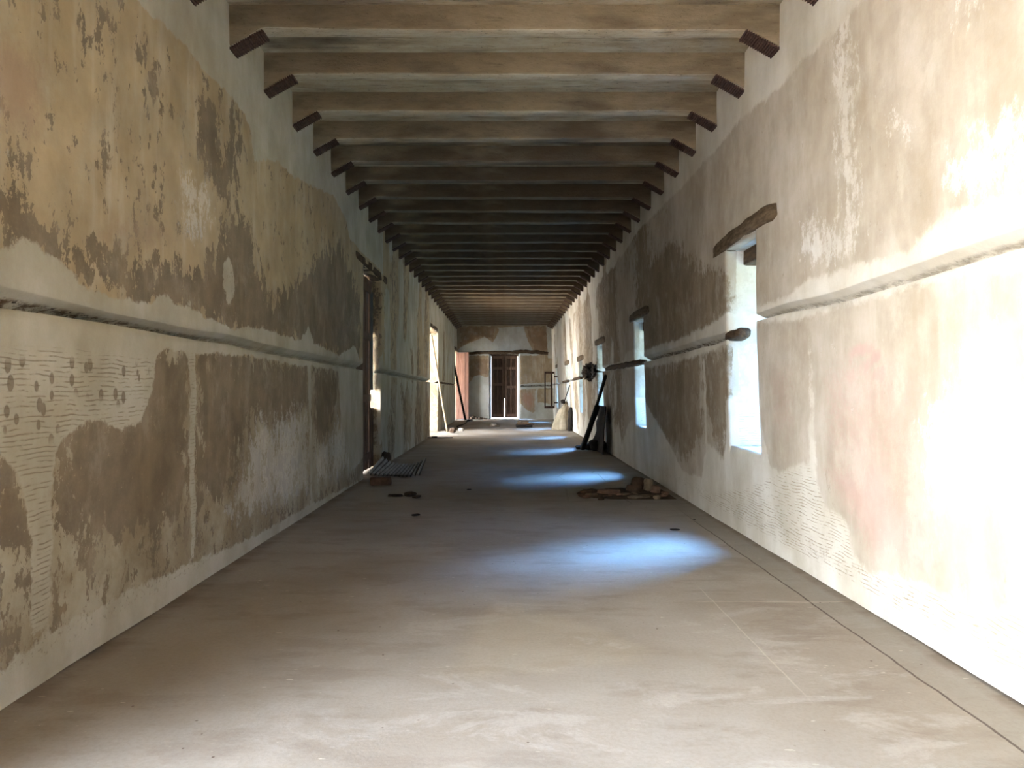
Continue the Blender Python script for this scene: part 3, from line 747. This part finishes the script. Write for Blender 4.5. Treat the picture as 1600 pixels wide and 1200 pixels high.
def lintel_left(i, y0, y1, z, h, label):
    a, b, s, t = DOORS[i]
    r = empty('door_lintel', (-2.2, (a+b)/2, t)); L = Vector(r.location)
    tag(r, label, 'lintel', 'timber lintels over the left-hand doorways')
    sweep_beam('face_timber', Vector((-2.30, y0, z))-L, Vector((-2.30, y1, z))-L, .22, h, M['wood_dark'], r, 22, .02, .5, .5, .01, seed=40+i, bev=.1)
    sweep_beam('inner_timber', Vector((-2.75, a-.15, t+.05))-L, Vector((-2.75, b+.15, t+.05))-L, .6, .16, M['wood_dark'], r, 8, .01, seed=50+i, bev=.04)
lintel_left(0, -1.3, 2.4, 3.41, .14, 'timber lintel over the left doorway beside the viewpoint')
lintel_left(1, 10.35, 14.5, 3.40, .14, 'long ragged timber lintel over the nearest left-hand doorway')
lintel_left(2, 21.4, 24.8, 3.33, .12, 'short dark timber lintel over the middle, brightly lit left doorway')
lintel_left(3, 32.1, 34.2, 3.22, .14, 'dark timber lintel over the last left doorway by the far wall')
# far wall lintel: ragged long timber
r = empty('door_lintel', (.1, Y1, 3.1)); L = Vector(r.location)
tag(r, 'long ragged dark timber lintel above the far double door', 'lintel')
sweep_beam('face_timber', Vector((-2.0, Y1+.06, 3.06))-L, Vector((.5, Y1+.06, 3.10))-L, .2, .13, M['wood_dark'], r, 26, .035, .6, 1, .02, seed=61, bev=.1)
sweep_beam('end_timber', Vector((.4, Y1+.06, 3.11))-L, Vector((2.08, Y1+.06, 3.06))-L, .2, .16, M['wood_dark'], r, 20, .035, 1, .7, .05, seed=63, bev=.1)

# ------------------------------------------------------------------ tie timbers left in the chases
def tie(y0, y1, z0, z1, side, label, h=.085, x=None, seed=0, t0=.8, t1=.8):
    x = x if x is not None else side*2.29
    o = sweep_beam('tie_timber', (x, y0, z0), (x, y1, z1), .13, h, M['wood_dark'], None, 16, .018, t0, t1, seed=seed, bev=.22)
    tag(o, label, 'timber', 'broken tie timbers in the wall chases')
tie(7.06, 7.50, 1.945, 1.935, 1, 'splintered timber stub poking into the nearest right-hand window', .095, 2.31, 71, .9)
tie(12.02, 16.3, 1.845, 1.855, 1, 'dark timber in the right wall chase between the second and third windows', .10, 2.285, 72)
tie(21.5, 24.0, 1.735, 1.72, 1, 'short timber stub crossing the fourth right-hand window', .08, 2.27, 73)
tie(26.1, 28.2, 1.69, 1.67, 1, 'timber stub crossing the fifth right-hand window', .08, 2.27, 74)
tie(24.7, 32.2, 1.63, 1.59, -1, 'rotten timber in the left wall chase beyond the bright doorway', .08, -2.26, 75)

# ------------------------------------------------------------------ door_1 : near left doorway
def plank_leaf(name, w, h, nb, mat, parent, x=0, y=0, z=0, axis='y', th=.035, gap=-.004, seed=0):
    gap = -abs(gap)*.3
    """vertical boards; axis = direction in which the boards follow one another"""
    bm = bmesh.new(); bw = w/nb
    for i in range(nb):
        a = i*bw + gap/2; b = (i+1)*bw - gap/2; dz = .012*mn.noise(Vector((i*1.7, seed, 0)))
        o = .006*((i % 2)*2-1)
        if axis == 'y': add_box(bm, x-th/2+o, x+th/2+o, y+a, y+b, z+abs(dz), z+h+dz, .004)
        else: add_box(bm, x+a, x+b, y-th/2+o, y+th/2+o, z+abs(dz), z+h+dz, .004)
    return obj_bm(name, bm, mat, parent)
d1 = empty('door_1', (-2.38, 11.5, 0)); tag(d1, 'dark plank door in the nearest left doorway', None, None, 'structure')
lf = plank_leaf('leaf', 1.30, 3.30, 9, M['wood_door'], d1, 0, .02, .02, 'y', .03, .012)
for z in (.25, 1.25, 2.30, 3.12):
    bm = bmesh.new(); add_box(bm, .025, .060, .02, 1.32, z-.06, z+.06, .006); obj_bm('rail', bm, M['wood_door'], d1)
bl = plank_leaf('side_board', .315, 1.75, 2, M['wood_door_blue'], d1, .01, 1.36, 1.38, 'y', .03, .01)
bm = bmesh.new(); add_box(bm, -.03, .03, 1.33, 1.40, .02, 3.3, .006); obj_bm('post', bm, M['wood_door'], d1)
plank_leaf('upper_board', .32, .95, 2, M['wood_door'], d1, -.02, 1.38, 2.38, 'y', .03)
plank_leaf('lower_board', .31, 1.05, 2, M['wood_door'], d1, .01, 1.39, .02, 'y', .03, .01)

# door_2 : far double door
d2 = empty('door_2', (0, Y1+.50, 0)); tag(d2, 'dark double door of panelled planks in the far wall', None, None, 'structure')
def far_leaf(x0, x1, rot, hx, panel, nm):
    g = empty(nm, (hx, 0, 0), rot); g.parent = d2
    w = x1-x0; o0 = x0-hx
    bm = bmesh.new()
    add_box(bm, o0, o0+.09, -.02, .03, .035, 2.98, .005); add_box(bm, o0+w-.09, o0+w, -.02, .03, .035, 2.98, .005)
    obj_bm('stile', bm, M['wood_frame'], g)
    for z in panel:
        bm = bmesh.new(); add_box(bm, o0+.09, o0+w-.09, -.025, .03, z-.06, z+.06, .005); obj_bm('rail', bm, M['wood_frame'], g)
    plank_leaf('boards', w-.16, 2.90, 4, M['wood_door'], g, o0+.08, .035, .04, 'x', .02, .004)
    bm = bmesh.new()
    add_box(bm, o0+w*.45, o0+w*.45+.05, -.02, .03, .13, 2.96, .004); obj_bm('muntin', bm, M['wood_frame'], g)
far_leaf(-.615, -.01, 0, -.615, (.17, 1.62, 2.38, 2.90), 'leaf')
far_leaf(.02, .625, .05, .625, (.17, 1.50, 2.38, 2.90), 'leaf')
bm = bmesh.new()
add_box(bm, -.78, .79, -.06, .08, 2.96, 3.22, .006); obj_bm('head_frame', bm, M['wood_door'], d2)
bm = bmesh.new(); add_box(bm, -.04, .05, -.05, -.028, .95, 2.96, .005); obj_bm('cover_strip', bm, M['wood_door'], d2)

# door_3 : reddish leaf folded out against the far wall
d3 = empty('door_3', (-2.3, Y1-.32, 0)); tag(d3, 'reddish plank door leaf standing open by the far left corner', None, None, 'structure')
plank_leaf('leaf', .64, 3.08, 4, M['wood_red'], d3, .01, 0, .02, 'x', .04, .008)
bm = bmesh.new()
for z in (.35, 2.8): add_box(bm, .0, .64, .025, .06, z-.07, z+.07, .006)
obj_bm('rail', bm, M['wood_red'], d3)

# window_1 : casement standing open in the last right window
w1 = empty('window_1', (2.22, 31.05, .59)); tag(w1, 'narrow dark casement standing open near the far wall', None, None, 'structure')
def sbox(nm, x0, x1, z0, z1, y0=-.02, y1=.02):
    bm = bmesh.new(); add_box(bm, x0-2.22, x1-2.22, y0, y1, z0-.59, z1-.59, .004); return obj_bm(nm, bm, M['wood_casement'], w1)
sbox('stile', 1.69, 1.745, .59, 2.14); sbox('stile', 1.965, 2.035, .59, 2.14); sbox('stile', 2.085, 2.12, .59, 2.14)
sbox('top_rail', 1.745, 2.085, 2.05, 2.14, -.017, .017); sbox('bottom_rail', 1.745, 2.085, .59, .69, -.017, .017); sbox('glazing_bar', 1.745, 2.085, 1.395, 1.425, -.012, .012)
sbox('hinge', 2.12, 2.26, .80, .86, -.006, .006); sbox('hinge', 2.12, 2.26, 1.90, 1.96, -.006, .006)

# ------------------------------------------------------------------ leaning timbers
o = sweep_beam('leaning_plank', (-1.80, 23.3, .04), (-2.33, 23.5, 3.12), .05, .17, M['wood_pale'], None, 14, .004, up=Vector((0,1,0)), seed=81, bev=.06)
tag(o, 'long pale plank leaning in the bright middle left doorway', 'plank', 'timbers leaning against the walls')
o = sweep_beam('leaning_timber', (-1.70, 32.15, .05), (-2.33, 32.55, 3.0), .09, .11, M['wood_black'], None, 14, .006, up=Vector((0,1,0)), seed=82)
tag(o, 'dark timber leaning in front of the reddish door leaf', 'timber', 'timbers leaning against the walls')
o = sweep_beam('leaning_pole', (1.88, 17.35, .03), (2.17, 15.75, 1.69), .055, .075, M['wood_black'], None, 12, .006, seed=83)
tag(o, 'long thin dark pole leaning on the right wall below the rubble clump', 'pole', 'timbers leaning against the walls')
o = sweep_beam('leaning_timber', (1.80, 16.9, .04), (2.04, 16.15, 1.02), .10, .10, M['wood_black'], None, 10, .01, seed=84)
tag(o, 'short thick dark timber leaning beside the long pole on the right', 'timber', 'timbers leaning against the walls')
# ragged dark board against the right wall
bm = bmesh.new()
n = 14; fr = []
for i in range(n+1):
    z = 1.03*i/n
    yl = 17.0 - .12*abs(mn.noise(Vector((i*.9, 3, 1)))) - (.25 if i > n*.55 else 0)*(.2 + (i/n-.55)) + (.15 if i < 4 else 0)
    yr = 15.75 + .05*mn.noise(Vector((i*.5, 7, 1)))
    xx = 2.16 - .06*(1-i/n)
    rag = .07*abs(mn.noise(Vector((i*1.3, 2, 5)))) + .10*max(0, (.45-i/n)/.45)
    fr.append([bm.verts.new((xx+.012*mn.noise(Vector((i, j*1.5, 0))) - rag*max(0, 1-j/2.5), yl+(yr-yl)*j/6, z)) for j in range(7)])
for i in range(n):
    for j in range(6): bm.faces.new((fr[i][j], fr[i+1][j], fr[i+1][j+1], fr[i][j+1]))
g = bmesh.ops.extrude_face_region(bm, geom=list(bm.faces))
for v in [e for e in g['geom'] if isinstance(e, bmesh.types.BMVert)]: v.co.x += .02
bmesh.ops.recalc_face_normals(bm, faces=bm.faces)
tag(obj_bm('broken_board', bm, M['wood_black']), 'ragged blackish board standing against the right wall behind the leaning pole', 'board')
# stick by the covered heap
o = sweep_beam('leaning_pole', (2.02, 25.6, .75), (2.20, 24.8, 1.52), .03, .03, M['wood_black'], None, 8, .004, seed=85)
o = sweep_beam('leaning_pole', (1.98, 25.95, .03), (2.205, 24.45, 1.50), .045, .045, M['wood_black'], None, 10, .004, seed=86) if False else o
tag(o, 'short dark stick leaning on the wall above the pale cloth-covered heap', 'pole')

# ------------------------------------------------------------------ rubble clump stuck round the chase by the third window
bm = bmesh.new(); bmesh.ops.create_icosphere(bm, subdivisions=5, radius=1)
for v in bm.verts:
    n = v.co.normalized(); s = Vector((5,2,8))
    q = Vector((n.x, n.y*3.5, n.z)); r = 1 + .45*mn.noise(q*1.6+s) + .30*mn.noise(q*3.5+s) + .12*mn.noise(q*9+s)
    v.co = Vector((2.21 + n.x*r*.15, 19.0 + n.y*r*.95, 1.845 + n.z*r*.20))
cl = obj_bm('rubble_clump', bm, M['stone_dark']); tag(cl, 'dark clump of broken masonry clinging to the right wall beside the third window', 'rubble')
bm = bmesh.new()
rings = []
for i in range(25):
    a = -1.9 + i/24*3.8
    c = Vector((2.10 + .01*math.sin(i), 17.75 - .10*math.cos(a)*1.6, 1.86 + .19*math.sin(a)))
    rings.append([bm.verts.new(c + Vector((.006*math.cos(q), .0, .006*math.sin(q)))) for q in (0, 2.1, 4.2)])
for i in range(24):
    for k in range(3): bm.faces.new((rings[i][k], rings[i][(k+1)%3], rings[i+1][(k+1)%3], rings[i+1][k]))
w = obj_bm('wire_loop', bm, M['iron']); w.name = 'wire_loop'; w.parent = cl; w['label'] = 'thin wire loop hanging from the masonry'

# ------------------------------------------------------------------ things on the floor
def rock(name, x, y, sx, sy, sz, rz, seed, mat, label, cat='rubble', group=None, z=0, rough=.28, sub=3):
    me = rock_mesh(name, sx, sy, sz, seed, sub, rough); o = link(name, me, mat); o.location = (x, y, z-.004); o.rotation_euler = (0, 0, rz)
    return tag(o, label, cat, group)
# loose brick
bm = bmesh.new(); add_box(bm, -.15, .15, -.07, .07, 0, .11, .012)
bmesh.ops.subdivide_edges(bm, edges=bm.edges, cuts=3, use_grid_fill=True)
for v in bm.verts: v.co += Vector((mn.noise(v.co*14), mn.noise(v.co*14+Vector((3,3,3))), mn.noise(v.co*14+Vector((7,1,3)))))*.012*(1 if v.co.z > .01 else 0)
bk = obj_bm('loose_brick', bm, M['brick'], None, False); bk.location = (-1.80, 10.75, 0); bk.rotation_euler = (0, 0, .12)
tag(bk, 'loose brick on the floor in front of the corrugated sheet', 'brick')
# corrugated sheet
bm = bmesh.new(); NX, NY = 132, 10
g = []
for i in range(NX+1):
    u = i/NX; x = -2.17 + .84*u
    lift = .03 + .13*max(0, (.32-u)/.32)**1.6 + .13*max(0, (u-.6)/.4)**1.8
    row = []
    for j in range(NY+1):
        v = j/NY
        cor = .021*math.sin(u*13*2*math.pi)
        row.append(bm.verts.new((x + .10*v*(1-u)*.6, 11.66 + 1.05*v + .03*math.sin(u*6), lift*(.22+.78*v) + .02*(1-v)*(0.6+.4*math.sin(u*4)) + .06*v + cor + .014)))
    g.append(row)
for i in range(NX):
    for j in range(NY): bm.faces.new((g[i][j], g[i+1][j], g[i+1][j+1], g[i][j+1]))
ex = bmesh.ops.extrude_face_region(bm, geom=list(bm.faces))
for v in [e for e in ex['geom'] if isinstance(e, bmesh.types.BMVert)]: v.co.z -= .003
bmesh.ops.recalc_face_normals(bm, faces=bm.faces)
sh = obj_bm('corrugated_sheet', bm, M['zinc'], None, True)
na = len(sh.data.vertices); vv = np.zeros(na*3); sh.data.vertices.foreach_get('co', vv); vv = vv.reshape(-1, 3)
yv = np.clip((vv[:, 1]-11.62)/1.25, 0, 1); ph = np.tile(np.repeat(np.arange(NX+1)/NX, NY+1), 2)[:na]
at = sh.data.attributes.new('valley', 'FLOAT', 'POINT'); at.data.foreach_set('value', (.5-.5*np.sin(ph*13*2*math.pi)).astype(np.float32))
tag(sh, 'curled grey corrugated metal sheet on the floor by the nearest left doorway', 'metal sheet')
rock('stone', -2.10, 13.05, .16, .18, .30, .4, 3, M['stone_dark'], 'brown lump of masonry at the foot of the nearest left door jamb', 'stone')
# debris near
rock('broken_tile', -1.42, 9.62, .19, .10, .035, .1, 11, M['stone_dark'], 'thin dark shard left of the two near the loose brick', 'shard', 'shards in front of the loose brick')
rock('broken_tile', -1.24, 9.66, .15, .12, .06, .5, 12, M['stone_dark'], 'middle dark shard of the three near the loose brick', 'shard', 'shards in front of the loose brick')
rock('broken_tile', -1.13, 9.50, .11, .08, .035, 1.0, 13, M['stone_dark'], 'small shard furthest right of the three near the loose brick', 'shard', 'shards in front of the loose brick')
# rubble heap right
big = [(1.27,9.75,.26,.14,.07,'stone_dark','flat dark slab piece at the left end of the right-hand rubble'),
       (1.50,9.62,.30,.17,.09,'brick','reddish brick piece in the middle of the right-hand rubble'),
       (1.72,9.55,.20,.14,.05,'stone','pale flat piece at the front of the right-hand rubble'),
       (1.86,9.80,.20,.16,.13,'stone_dark','dark block in the centre of the right-hand rubble'),
       (2.00,10.25,.22,.16,.18,'stone_dark','tallest dark lump at the back of the right-hand rubble'),
       (2.06,9.86,.12,.10,.20,'stone','upright pale fragment on the right of the rubble'),
       (2.13,9.74,.13,.09,.13,'brick','brown upright fragment beside the pale upright one in the rubble'),
       (1.86,9.42,.32,.12,.045,'stone','long pale slab fragment lying at the front edge of the rubble')]
for n, (x, y, a, b, c, m, lb) in enumerate(big):
    rock('rubble_piece', x-.12, y+.06, a, b, c, rng.uniform(-.5, .5), 20+n, M[m], lb, 'rubble', 'rubble heap by the right wall')
rr = random.Random(5)
for n in range(26):
    t = rr.random(); x = .98 + 1.15*t; y = 9.55 + rr.gauss(0, .16) + .15*t
    s = rr.uniform(.035, .10)
    rock('rubble_chip', x, y, s*1.3, s, s*.6, rr.uniform(0, 3), 50+n, M[rr.choice(['stone', 'stone_dark', 'stone_dark', 'brick'])],
         'small broken chip scattered among the rubble by the right wall', 'rubble', 'small chips in the right-hand rubble', sub=2)
# sand bed of the rubble
bm = bmesh.new(); g = []
for i in range(41):
    g.append([])
    for j in range(21):
        u, v = i/40*2-1, j/20*2-1
        h = .055*max(0, 1-(u*u+v*v)) * (1+.6*mn.noise(Vector((u*4, v*4, 2)))) - .004
        g[-1].append(bm.verts.new((1.58+u*.62, 9.85+v*.48, h)))
for i in range(40):
    for j in range(20): bm.faces.new((g[i][j], g[i+1][j], g[i+1][j+1], g[i][j+1]))
o = obj_bm('rubble_dust', bm, M['stone_dark'], None, True); tag(o, 'crumbled brown mortar dust under the rubble by the right wall', 'dust', None, 'stuff')
# scraps
for n, (px, py, sz, lb) in enumerate([(1055,828,.06,'dark scrap lying in the blue light pool near the right wall'), (650,805,.07,'dark scrap on the floor in front of the three shards'),
                                     (733,765,.05,'tiny dark scrap in the middle of the floor before the second light pool'), (1085,812,.03,'tiny pebble near the foot of the right wall')]):
    Y = F*EYE/(py-CY); x = (px-CX)*Y/F
    rock('scrap', x, Y, sz*1.5, sz*.8, sz*.3, .3*n, 90+n, M['wood_black'], lb, 'scrap', sub=2)
# debris at the foot of the leaning pole
for n, (x, y, a, b, c, lb) in enumerate([(1.80,17.2,.26,.24,.09,'flat dark lump at the very foot of the leaning pole'), (2.00,17.1,.26,.25,.16,'dark lump between the leaning pole and the ragged board'),
                                        (2.12,16.7,.22,.45,.26,'largest dark lump, against the ragged board'), (2.0,17.75,.12,.12,.10,'small dark lump behind the leaning pole')]):
    rock('charred_lump', x, y, a, b, c, .3*n, 110+n, M['wood_black'], lb, 'rubble', 'dark lumps under the leaning pole')
# cloth-covered heap
bm = bmesh.new(); bmesh.ops.create_icosphere(bm, subdivisions=5, radius=1)
for v in bm.verts:
    n = v.co.normalized()
    if n.z < -.05: n.z = -.05
    t = max(0, n.z)
    prof = 1 - .55*t**1.3
    f = 1 + .10*mn.noise(n*2+Vector((1,4,2))) + .035*math.sin(math.atan2(n.y, n.x)*11 + 3*mn.noise(n*2))*(1-t)
    v.co = Vector((2.03 + n.x*.38*f*prof + .12*t*t, 25.5 + n.y*.55*f*prof, max(0, .98*t**1.0*(1+.08*mn.noise(n*4)))))
o = obj_bm('covered_heap', bm, M['cloth'], None, True); tag(o, 'pale cloth-covered heap against the right wall near the far end', 'heap')
rock('charred_lump', 2.02, 25.35, .14, .14, .14, .2, 131, M['wood_black'], 'small dark lump sitting on top of the pale covered heap', 'rubble', z=.90)
sweep_beam_o = sweep_beam('leaning_timber', (2.20, 24.62, .0), (2.235, 24.72, .78), .16, .32, M['wood_black'], None, 10, .03, .9, .5, up=Vector((0,1,0)), seed=140, bev=.25)
tag(sweep_beam_o, 'black timber stump against the right wall just in front of the pale heap', 'timber')
# small stack of boards and rubble, middle far
def board(x, y, z, lx, ly, h, rz, seed, mat, lb):
    o = sweep_beam('board', (-lx/2, 0, 0), (lx/2, 0, 0), ly, h, mat, None, 8, .008, seed=seed, bev=.1)
    o.location = (x, y, z+h/2+.004); o.rotation_euler = (0, 0, rz)
    return tag(o, lb, 'board', 'boards stacked in the far middle of the floor')
board(.72, 26.9, 0, .56, .35, .09, .1, 151, M['wood_black'], 'lowest board of the small stack in the far middle of the floor')
board(.78, 26.95, .10, .62, .30, .06, -.25, 152, M['wood_dark'], 'upper board of the small stack in the far middle of the floor')
rock('rubble_piece', .68, 26.95, .40, .25, .10, .3, 153, M['stone'], 'pale fragment lying on top of the far board stack', z=.16)
rock('stone', -.42, 27.6, .22, .20, .13, .3, 161, M['stone_white'], 'white stone on the floor left of the far board stack', 'stone')
rock('stone', -.25, 27.5, .20, .16, .08, .9, 162, M['stone'], 'grey stone touching the white stone in the far middle', 'stone')
rock('stone', -1.45, 24.6, .16, .16, .12, .3, 163, M['stone_white'], 'white stone beside the foot of the pale leaning plank', 'stone')
rock('rubble_piece', -1.66, 23.7, .22, .2, .16, .3, 164, M['stone_dark'], 'dark lump behind the foot of the pale leaning plank')
rock('rubble_piece', -1.52, 32.2, .26, .16, .08, 0, 165, M['wood_black'], 'dark lump at the foot of the far leaning timber')
rock('scrap', -2.02, 21.3, .16, .06, .04, .1, 166, M['wood_black'], 'dark scrap by the foot of the wall before the bright doorway', 'scrap')
board(-1.85, 21.0, 0, .75, .05, .02, .02, 167, M['wood_black'], 'thin dark stick flat on the floor before the bright doorway')
fr = random.Random(8)
for n in range(9):
    t = n/8; x = -1.55 + .8*t
    rock('rubble_piece', x, Y1-.22+fr.uniform(-.08,.05), fr.uniform(.12,.26), .12, (.20-.13*t)*fr.uniform(.7,1.1), fr.uniform(0,3), 170+n, M['stone_dark'],
         ['dark rubble piece nearest the reddish door leaf at the far wall','dark debris piece at the foot of the far wall left of the double door'][min(n,1)], 'rubble', 'debris along the foot of the far wall', sub=2)
# cord
bm = bmesh.new(); pts = [(-1.62,26.0,.01),(-1.75,27.2,.01),(-1.70,27.8,.012),(-1.62,28.5,.01),(-1.55,29.8,.01),(-1.60,31.0,.01),(-1.45,32.0,.02)]
rings = []
for i in range(len(pts)-1):
    for s in range(5):
        a = Vector(pts[i]).lerp(Vector(pts[i+1]), s/5); rings.append([bm.verts.new(a+Vector((.025*math.cos(q), 0, .025*math.sin(q)+.015))) for q in (0,1.26,2.5,3.77,5.03)])
for i in range(len(rings)-1):
    for k in range(5): bm.faces.new((rings[i][k], rings[i][(k+1)%5], rings[i+1][(k+1)%5], rings[i+1][k]))
tag(obj_bm('hose', bm, M['wood_black'], None, True), 'dark hose lying on the floor between the two left leaning timbers', 'hose')

# ------------------------------------------------------------------ light
w = bpy.data.worlds.new('sky'); SC.world = w; w.use_nodes = True
nt = w.node_tree; nt.nodes.clear()
out = nt.nodes.new('ShaderNodeOutputWorld'); bg = nt.nodes.new('ShaderNodeBackground'); nt.links.new(bg.outputs[0], out.inputs[0])
tc = nt.nodes.new('ShaderNodeTexCoord'); sp = nt.nodes.new('ShaderNodeSeparateXYZ'); nt.links.new(tc.outputs['Generated'], sp.inputs[0])
def ramp(els, src):
    cr = nt.nodes.new('ShaderNodeValToRGB'); nt.links.new(src, cr.inputs[0]); e = cr.color_ramp.elements
    e[0].position, e[0].color = els[0][0], els[0][1]+(1,); e[1].position, e[1].color = els[-1][0], els[-1][1]+(1,)
    for p, c in els[1:-1]: m = e.new(p); m.color = c+(1,)
    return cr.outputs[0]
left = ramp([(0, (.90, .90, .88)), (.25, (.92, .95, .98)), (.55, (.62, .74, .95)), (.9, (.40, .58, .95))], sp.outputs[2])     # hazy, sunny side
right = ramp([(0, (.07, .08, .05)), (.22, (.09, .11, .08)), (.34, (.14, .30, .62)), (.6, (.14, .32, .75)), (.95, (.14, .32, .75))], sp.outputs[2])   # trees, then deep blue sky
# bright sky lobe added low on the courtyard side to light the near end
dt = nt.nodes.new('ShaderNodeVectorMath'); dt.operation = 'DOT_PRODUCT'; nt.links.new(tc.outputs['Generated'], dt.inputs[0]); dt.inputs[1].default_value = Vector((-.78, -.52, .22)).normalized()
gl = nt.nodes.new('ShaderNodeMapRange'); gl.interpolation_type = 'SMOOTHSTEP'; nt.links.new(dt.outputs['Value'], gl.inputs[0]); gl.inputs[1].default_value = .74; gl.inputs[2].default_value = 1.0; gl.inputs[3].default_value = 1.0; gl.inputs[4].default_value = 3.7
mr = nt.nodes.new('ShaderNodeMapRange'); nt.links.new(sp.outputs[0], mr.inputs[0]); mr.inputs[1].default_value = -.3; mr.inputs[2].default_value = .3
mx = nt.nodes.new('ShaderNodeMix'); mx.data_type = 'RGBA'; nt.links.new(mr.outputs[0], mx.inputs[0]); nt.links.new(left, mx.inputs[6]); nt.links.new(right, mx.inputs[7])
# intense blue sky lobe added on the yard side to cast the floor pools
d2n = nt.nodes.new('ShaderNodeVectorMath'); d2n.operation = 'DOT_PRODUCT'; nt.links.new(tc.outputs['Generated'], d2n.inputs[0]); d2n.inputs[1].default_value = Vector((.54, .37, .77)).normalized()
g2 = nt.nodes.new('ShaderNodeMapRange'); g2.interpolation_type = 'SMOOTHSTEP'; nt.links.new(d2n.outputs['Value'], g2.inputs[0]); g2.inputs[1].default_value = .92; g2.inputs[2].default_value = .98
m3 = nt.nodes.new('ShaderNodeMix'); m3.data_type = 'RGBA'; nt.links.new(g2.outputs[0], m3.inputs[0]); nt.links.new(mx.outputs[2], m3.inputs[6]); m3.inputs[7].default_value = (3.2, 8.2, 18.5, 1)
nt.links.new(m3.outputs[2], bg.inputs[0])
st = nt.nodes.new('ShaderNodeMath'); st.operation = 'MULTIPLY'; nt.links.new(gl.outputs[0], st.inputs[0]); st.inputs[1].default_value = 14.0; nt.links.new(st.outputs[0], bg.inputs[1])
sun = bpy.data.lights.new('sun', 'SUN'); sun.energy = 86; sun.angle = .01; sun.color = (1, .93, .82)
so = bpy.data.objects.new('sun', sun); COL.objects.link(so)
so.rotation_euler = Vector((.20, .07, -1)).to_track_quat('-Z', 'Y').to_euler()
def portal(x, y, z, sx, sy, rot):
    l = bpy.data.lights.new('sky_portal', 'AREA'); l.shape = 'RECTANGLE'; l.size = sx; l.size_y = sy; l.cycles.is_portal = True
    o = bpy.data.objects.new('sky_portal', l); COL.objects.link(o); o.location = (x, y, z); o.rotation_euler = rot
for (a, b, z0, z1) in DOORS: portal(-XOUT+.02, (a+b)/2, (z0+z1)/2, z1-z0, b-a, (0, -math.pi/2, 0))
for (a, b, z0, z1) in WINS: portal(XOUT-.02, (a+b)/2, (z0+z1)/2, z1-z0, b-a, (0, math.pi/2, 0))

# ------------------------------------------------------------------ camera
cam = bpy.data.cameras.new('camera'); co = bpy.data.objects.new('camera', cam); COL.objects.link(co)
cam.sensor_width = 36; cam.lens = F/1600*36; cam.shift_x = (800-CX)/1600; cam.shift_y = (CY-600)/1600
cam.clip_start = .05; cam.clip_end = 300
co.location = (0, 0, EYE); co.rotation_euler = (math.pi/2, 0, 0)
SC.camera = co
SC.view_settings.view_transform = 'Standard'; SC.view_settings.look = 'None'; SC.view_settings.gamma = 1
SC.view_settings.use_curve_mapping = False
SC.view_settings.exposure = 0.60
SC.cycles.max_bounces = 8; SC.cycles.diffuse_bounces = 5; SC.cycles.sample_clamp_indirect = 0
